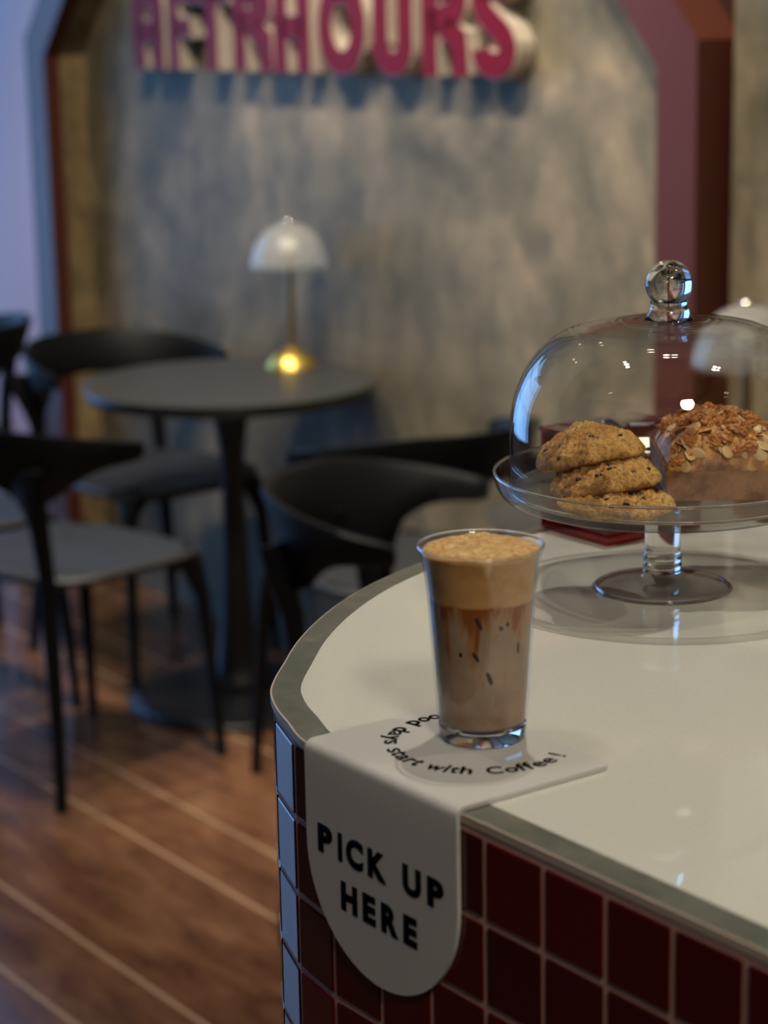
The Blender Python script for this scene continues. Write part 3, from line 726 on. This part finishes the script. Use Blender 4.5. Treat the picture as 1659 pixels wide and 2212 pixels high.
# nut loaf
def loaf_mats():
    m, nt, b = new_mat('loaf_crust'); v = objco(nt); n1 = noise_tex(nt, v, 60, 5, 0.6); n2 = noise_tex(nt, v, 420, 4, 0.6)
    r = ramp(nt, [(0.38, (0.20, 0.075, 0.026)), (0.62, (0.42, 0.19, 0.075))]); nt.links.new(n1, r.inputs[0]); nt.links.new(r.outputs[0], b.inputs['Base Color'])
    b.inputs['Roughness'].default_value = 0.7; bump(nt, b, n2, 0.5, 0.001)
    m2, nt, b = new_mat('nut_crumble'); v = objco(nt); n1 = noise_tex(nt, v, 90, 5, 0.6, 0.4); n2 = noise_tex(nt, v, 500, 4, 0.6)
    r = ramp(nt, [(0.32, (0.19, 0.065, 0.028)), (0.5, (0.52, 0.21, 0.045)), (0.68, (0.88, 0.50, 0.12))]); nt.links.new(n1, r.inputs[0]); nt.links.new(r.outputs[0], b.inputs['Base Color'])
    b.inputs['Roughness'].default_value = 0.5; bump(nt, b, n2, 0.6, 0.001)
    return m, m2
ML, MN = loaf_mats()
MALM = simple('toasted_almond', (0.68, 0.44, 0.20), 0.42); MWAL = simple('toasted_walnut', (0.50, 0.20, 0.05), 0.5)
MPAP = ML
LX, LY, LHb = 0.093, 0.125, 0.0225
loaf = thing('nut_loaf_cake', 'brown loaf cake topped with walnuts, almond flakes and crumble, beside the cookies', 'cake', (0.2625, 1.6680, PZ+0.0005), R(-1.5))
def crown(x, y):
    u = abs(x)/(LX/2); w_ = abs(y)/(LY/2)
    q = Vector((x*38, y*38, 2.2))
    base = 0.033*(max(0, 1-u**2.3))**0.62*(max(0, 1-w_**3.4))**0.5
    return LHb+base+(0.0042*noise.noise(q)+0.0024*noise.noise(q*2.6)+0.0013*noise.noise(q*7)+0.0006*noise.noise(q*17))*min(1, 6*(1-u)+.15)*min(1, 8*(1-w_)+.15)
bm = bmesh.new(); nxx, nyy = 70, 90; g = []
for i in range(nxx+1):
    u = -math.cos(PI*i/nxx); row = []
    for j in range(nyy+1):
        w_ = -math.cos(PI*j/nyy); x, y = u*LX/2, w_*LY/2; row.append(bm.verts.new((x, y, crown(x, y))))
    g.append(row)
for i in range(nxx):
    for j in range(nyy): bm.faces.new((g[i][j], g[i+1][j], g[i+1][j+1], g[i][j+1]))
obj('crusted_top', bm, MN, loaf, angle=70)['label'] = 'crumbly nut-crusted top'
bm = bmesh.new(); box(bm, -LX/2, LX/2, -LY/2, LY/2, 0.0, LHb+0.0015, 0, 0.0025)
for v in bm.verts:
    k = 1-0.07*(1-v.co.z/LHb); v.co.x *= k; v.co.y *= k
bmesh.ops.subdivide_edges(bm, edges=bm.edges[:], cuts=5, use_grid_fill=True)
for v in bm.verts: v.co += Vector((noise.noise(v.co*60), noise.noise(v.co*60+Vector((9, 0, 0))), 0))*0.0008
obj('loaf_body', bm, ML, loaf, angle=60)
# paper liner: low rim with little wavy edge
pp = []
for k in range(160):
    t = k/160*4; s_ = int(t); f = t-s_
    c4 = [(-1, -1), (1, -1), (1, 1), (-1, 1), (-1, -1)]
    x = (c4[s_][0]*(1-f)+c4[s_+1][0]*f)*(LX/2+0.0014); y = (c4[s_][1]*(1-f)+c4[s_+1][1]*f)*(LY/2+0.0014); pp.append((x, y))
bm = bmesh.new(); lo = []; hi = []; lo2 = []; hi2 = []
for k, (x, y) in enumerate(pp):
    zt = LHb+0.001+0.0012*noise.noise(Vector((x*200, y*200, 4)))+(0.004 if (x < -LX/2 and abs(y) < LY/2) else 0)
    lo.append(bm.verts.new((x*0.945, y*0.955, 0.0002))); hi.append(bm.verts.new((x, y, zt)))
    lo2.append(bm.verts.new((x*0.940, y*0.950, 0.0002))); hi2.append(bm.verts.new((x*0.992, y*0.994, zt)))
for k in range(160):
    j = (k+1) % 160
    bm.faces.new((lo[k], lo[j], hi[j], hi[k])); bm.faces.new((lo2[k], hi2[k], hi2[j], lo2[j])); bm.faces.new((hi[k], hi[j], hi2[j], hi2[k])); bm.faces.new((lo[k], lo2[k], lo2[j], lo[j]))
obj('paper_liner', bm, MPAP, loaf, angle=50)
rnd = random.Random(4)
def crown_frame(x, y, spin, tilt=0.3):
    e = 0.002; z = crown(x, y); nx_ = Vector((-(crown(x+e, y)-z)/e, -(crown(x, y+e)-z)/e, 1)).normalized()
    nx_ = (nx_+Vector((rnd.uniform(-tilt, tilt), rnd.uniform(-tilt, tilt), 0))).normalized()
    q = Vector((0, 0, 1)).rotation_difference(nx_).to_matrix().to_4x4()
    return Matrix.Translation(Vector((x, y, z))) @ q @ Matrix.Rotation(spin, 4, 'Z')
am = bmesh.new(); bmesh.ops.create_uvsphere(am, u_segments=18, v_segments=8, radius=1)
for v in am.verts:
    v.co = Vector((v.co.x*0.0062*(1-0.25*v.co.x), v.co.y*0.0042, v.co.z*0.0006+0.0006*v.co.x*v.co.x))
almond = obj('almond_flake', am, MALM, loaf)
def walnut_mesh(seed):
    bm = bmesh.new(); bmesh.ops.create_icosphere(bm, subdivisions=3, radius=1)
    for v in bm.verts:
        q = v.co.copy(); k = 1+0.55*noise.noise(q*2.1+Vector((seed, 0, 0)))+0.25*noise.noise(q*5+Vector((0, seed, 0)))
        v.co = Vector((q.x*0.0058*k, q.y*0.0042*k, q.z*0.0032*k))
    return bm
wal = [obj('walnut_piece', walnut_mesh(s), MWAL, loaf) for s in (1, 5, 9)]
used = set()
def put(src, x, y, tilt, lift):
    o = src if src.name not in used else None
    if o is None: o = src.copy(); COL.objects.link(o); o.parent = loaf
    used.add(src.name); T = crown_frame(x, y, rnd.uniform(0, 6.28), tilt); sc_ = rnd.uniform(0.75, 1.2)
    o.matrix_local = T @ Matrix.Translation((0, 0, lift)) @ Matrix.Scale(sc_, 4)
for k in range(62):
    x = rnd.uniform(-0.47, 0.47)*LX; y = (-0.49+0.95*rnd.random()**1.6)*LY; put(almond, x, y, 0.55, 0.0009)
for k in range(72):
    x = rnd.uniform(-0.45, 0.45)*LX; y = (-0.48+0.94*rnd.random()**1.3)*LY; put(wal[k % 3], x, y, 0.5, 0.0012)
# crumble: uncountable crumbs
bm = bmesh.new()
for k in range(1500):
    x = rnd.gauss(0, 0.26)*LX; y = rnd.uniform(-0.46, 0.48)*LY
    if abs(x) > LX*0.48: continue
    z = crown(x, y); s_ = rnd.uniform(0.0006, 0.0019); c0 = Vector((x, y, z+s_*0.4))
    vs = [bm.verts.new(c0+Vector((rnd.uniform(-1, 1), rnd.uniform(-1, 1), rnd.uniform(-.6, 1)))*s_) for _ in range(5)]
    try:
        for f in ((0, 1, 2), (0, 2, 3), (0, 3, 1), (1, 4, 2), (2, 4, 3), (3, 4, 1)): bm.faces.new([vs[i] for i in f])
    except ValueError: pass
cr = obj('crumble', bm, MN, loaf, smooth=False); cr['kind'] = 'stuff'

# ------------------------------------------------------------------ red acrylic boxes
def acrylic_box(loc, ang, lx, ly, h, label):
    t = thing('acrylic_box', label, 'box', loc, ang); th_ = 0.004
    bm = bmesh.new(); box(bm, 0, lx, 0, ly, 0.0006, 0.010, 0, 0.0006); obj('base_slab', bm, MAT['acrylic'], t)
    for q in ((0, lx, 0, th_), (0, lx, ly-th_, ly), (0, th_, th_, ly-th_), (lx-th_, lx, th_, ly-th_)):
        bm = bmesh.new(); box(bm, *q, 0.0102, h-0.0045, 0, 0.0004); obj('side_panel', bm, MAT['acrylic'], t)
    bm = bmesh.new(); box(bm, -0.001, lx+0.001, -0.001, ly+0.001, h-0.004, h, 0, 0.0006); obj('lid', bm, MAT['acrylic'], t)
    return t
B0 = Vector((0.188, 1.786, ZC+0.0003)); ab = R(35)
bx = acrylic_box(B0, ab, 0.108, 0.088, 0.091, 'dark red translucent acrylic box behind the stem of the cake stand')
bm = lathe(smooth_prof([(0.0, 0.0), (0.014, 0.0), (0.013, 0.002), (0.008, 0.0045), (0.004, 0.006), (0, 0.0065)], 3), 24, flute=8, fl_amp=0.06)
kb = obj('lid_glint', bm, simple('lid_glint', (0.8, 0.8, 0.8), 0.15, 1), bx); kb.location = (0.045, 0.050, 0.0912)  # silver disc modelled in place of a lamp reflection on the lid
bm = bmesh.new()
for r_i, n_ in ((0, 9), (1, 6), (2, 7)):
    for k in range(n_): box(bm, k*0.0024, k*0.0024+0.0016, -r_i*0.0045, -r_i*0.0045+0.0022, 0, 0.0002)
tl = obj('printed_text', bm, simple('white_print', (0.8, 0.8, 0.8), 0.5), bx, smooth=False); tl.location = (0.066, 0.046, 0.0912); tl.rotation_euler = (0, 0, -ab)
acrylic_box((0.352, 1.835, ZC+0.0003), ab, 0.10, 0.07, 0.060, 'bright red acrylic box at the right edge, behind the cake plate rim')

# ------------------------------------------------------------------ furniture
def make_table(loc, label):
    t = thing('round_table', label, 'table', loc, 0, 'round black cafe tables')
    obj('tabletop', lathe(smooth_prof([(0.0, 0.712), (0.29, 0.712), (0.312, 0.716), (0.320, 0.726), (0.316, 0.737), (0.305, 0.740), (0.0, 0.740)], 4), 96), MAT['tabletop'], t, angle=60)
    obj('pedestal', lathe(smooth_prof([(0.0, 0.711), (0.085, 0.711), (0.080, 0.704), (0.052, 0.696), (0.046, 0.68), (0.037, 0.64), (0.029, 0.58), (0.0255, 0.52), (0.027, 0.42), (0.031, 0.30), (0.039, 0.18), (0.052, 0.09), (0.072, 0.034), (0, 0.034)], 4), 40), MAT['black_metal'], t, angle=60)
    obj('base_plate', lathe(smooth_prof([(0.0, 0.0005), (0.240, 0.0005), (0.248, 0.006), (0.245, 0.014), (0.20, 0.024), (0.12, 0.030), (0.0, 0.033)], 4), 72), MAT['black_metal'], t, angle=60)
    return t
TC = Vector((-0.340, 4.800, 0))
t1 = make_table(TC, 'round black pedestal table with the brass-based lamp, left of centre')
t2 = copy_tree(t1, (0.500, 3.420, 0), 0, 'round black table mostly hidden behind the counter and cake stand, on the right')

def superell(a_, n): 
    c, s = math.cos(a_), math.sin(a_); return (math.copysign(abs(c)**(2/n), c), math.copysign(abs(s)**(2/n), s))
def make_chair(loc, rz, label):
    t = thing('cafe_chair', label, 'chair', loc, rz, 'black moulded cafe chairs')
    # seat
    bm = bmesh.new(); rings = []; SEG = 64
    for (k, zt) in ((0.0, 0.452), (0.35, 0.4525), (0.65, 0.456), (0.88, 0.464), (0.97, 0.4635), (1.0, 0.456), (0.985, 0.445), (0.90, 0.438), (0.6, 0.434), (0.0, 0.434)):
        ring = []
        for i in range(SEG):
            sx, sy = superell(2*PI*i/SEG, 3.6)
            wx = 0.225+0.010*(sy > 0)*abs(sy)
            v = Vector((sx*k*wx, sy*k*0.215+0.005, zt))
            if k > 0.5 and sy > 0.6 and 0.5 < k: v.z -= 0.008*(sy-0.6)/0.4
            ring.append(bm.verts.new(v) if k > 0 or not ring else ring[0])
        rings.append(ring)
    for A, B in zip(rings, rings[1:]):
        for i in range(SEG):
            j = (i+1) % SEG; q = []
            for v in (A[i], A[j], B[j], B[i]):
                if v not in q: q.append(v)
            if len(q) > 2: bm.faces.new(q)
    obj('seat', bm, MAT['seat'], t, angle=60)
    # legs
    for sx in (-1, 1):
        bm = tube(bmesh.new(), [(sx*0.213, 0.212, 0.0005), (sx*0.203, 0.200, 0.20), (sx*0.193, 0.190, 0.36), (sx*0.180, 0.176, 0.425), (sx*0.160, 0.160, 0.4365)],
                  [0.0105, 0.0130, 0.0165, 0.027, 0.036], 14)
        obj('leg', bm, MAT['black'], t, angle=60)
        bm = tube(bmesh.new(), [(sx*0.215, -0.225, 0.0005), (sx*0.198, -0.212, 0.20), (sx*0.183, -0.203, 0.38), (sx*0.178, -0.203, 0.48), (sx*0.176, -0.212, 0.57), (sx*0.177, -0.220, 0.605), (sx*0.176, -0.230, 0.640), (sx*0.170, -0.240, 0.69)],
                  [0.0125, 0.0150, 0.0175, 0.0175, 0.021, 0.032, 0.052, 0.070], 16, flat=[(1, 1), (1, 1), (1, 1.1), (1, 1), (1, 0.9), (1.0, 0.62), (1.0, 0.30), (1.0, 0.13)])
        obj('leg', bm, MAT['black'], t, angle=60)
    # backrest: horseshoe band
    bm = bmesh.new(); K = 72; rows = []
    for i in range(K+1):
        a_ = R(-97+194*i/K); aa = abs(a_)/R(97)
        cx, cy = 0.245*math.sin(a_), -0.035-0.245*math.cos(a_)
        nn = Vector((math.sin(a_), -math.cos(a_), 0)).normalized()
        sm_ = aa*aa*(3-2*aa)
        zt = 0.770-0.048*max(0, (aa-0.30)/0.70)**1.2; zb = 0.668+0.016*sm_
        dip = math.exp(-((aa-0.46)/0.19)**2); zb -= 0.062*dip
        if aa > 0.93: c_ = (aa-0.93)/0.07; e = 0.004*c_*c_; zt -= e; zb += e
        th_ = 0.0095
        pr = []
        for (o_t, zz) in ((-1, 0.08), (-1, 0.5), (-1, 0.92), (-0.5, 1.0), (0.5, 1.0), (1, 0.92), (1, 0.5), (1, 0.08), (0.5, 0), (-0.5, 0)):
            z = zb+(zt-zb)*zz; lean = 0.030*(z-0.68)/0.09
            pr.append(bm.verts.new(Vector((cx, cy, z))+nn*(o_t*th_+lean*(1-0.5*aa))))
        rows.append(pr)
    for A, B in zip(rows, rows[1:]):
        for k in range(10): bm.faces.new((A[k], A[(k+1) % 10], B[(k+1) % 10], B[k]))
    bm.faces.new(rows[0][::-1]); bm.faces.new(rows[-1])
    obj('backrest', bm, MAT['black'], t, angle=50)
    return t
def rz_of(deg): return R(deg-90)       # local +y is the way the chair faces
ch = make_chair((-0.655, 4.392, 0), rz_of(47), 'black chair nearest the left edge in front, seen from behind, with a blue-lit seat')
for loc, dg, lb in (((-0.570, 5.185, 0), -49, 'black chair behind the round table on the left, its wide curved back against the wall'),
                    ((0.105, 3.560, 0), -20, 'black chair just left of the counter, its curved armrest back seen from above'),
                    ((0.020, 4.245, 0), 125.8, 'black chair by the concrete wall, behind the chair next to the counter'),
                    ((-1.008, 4.770, 0), 41, 'black chair at the left edge, only seat and legs showing behind another chair'),
                    ((-1.230, 5.660, 0), 180, 'farthest black chair at the left edge, in front of the mauve wall')):
    copy_tree(ch, loc, rz_of(dg), lb)
# lamps
def make_lamp(loc, label):
    t = thing('table_lamp', label, 'lamp', loc, 0, 'mushroom table lamps')
    obj('base', lathe(smooth_prof([(0.0, 0.0006), (0.055, 0.0006), (0.058, 0.004), (0.054, 0.012), (0.040, 0.028), (0.020, 0.040), (0.010, 0.046), (0.0, 0.047)], 4), 48), MAT['brass'], t, angle=60)
    obj('stem', lathe([(0.0, 0.046), (0.0105, 0.046), (0.0095, 0.12), (0.0085, 0.20), (0.0085, 0.245), (0.0, 0.245)], 24), MAT['brass_dull'], t)
    pr = smooth_prof([(0.088, 0.232), (0.0885, 0.242), (0.082, 0.270), (0.068, 0.298), (0.045, 0.320), (0.020, 0.3305), (0.0, 0.3325)], 5)
    bm = lathe(pr, 144, cap=False, flute=24, fl_amp=0.012)
    sh = obj('lamp_shade', bm, MAT['shade'], t, angle=80); md = sh.modifiers.new('solid', 'SOLIDIFY'); md.thickness = 0.003
    obj('shade_cap', lathe(smooth_prof([(0, 0.333), (0.014, 0.333), (0.013, 0.338), (0.006, 0.342), (0, 0.343)], 3), 24), simple('bright_cap', (0.8, 0.78, 0.7), 0.12, 1), t)
    obj('bulb', lathe(smooth_prof([(0.0, 0.2455), (0.012, 0.2455), (0.022, 0.262), (0.024, 0.275), (0.016, 0.292), (0.0, 0.298)], 4), 24), simple('milky_bulb', (0.75, 0.73, 0.66), 0.25), t)
    return t
l1 = make_lamp((-0.2065, 4.985, 0.7402), 'mushroom lamp with a clear ribbed shade and brass base, on the left table')
l2 = copy_tree(l1, (0.590, 3.47, 0.7402), 0, 'ribbed glass mushroom lamp blurred behind the cake dome at the right edge')
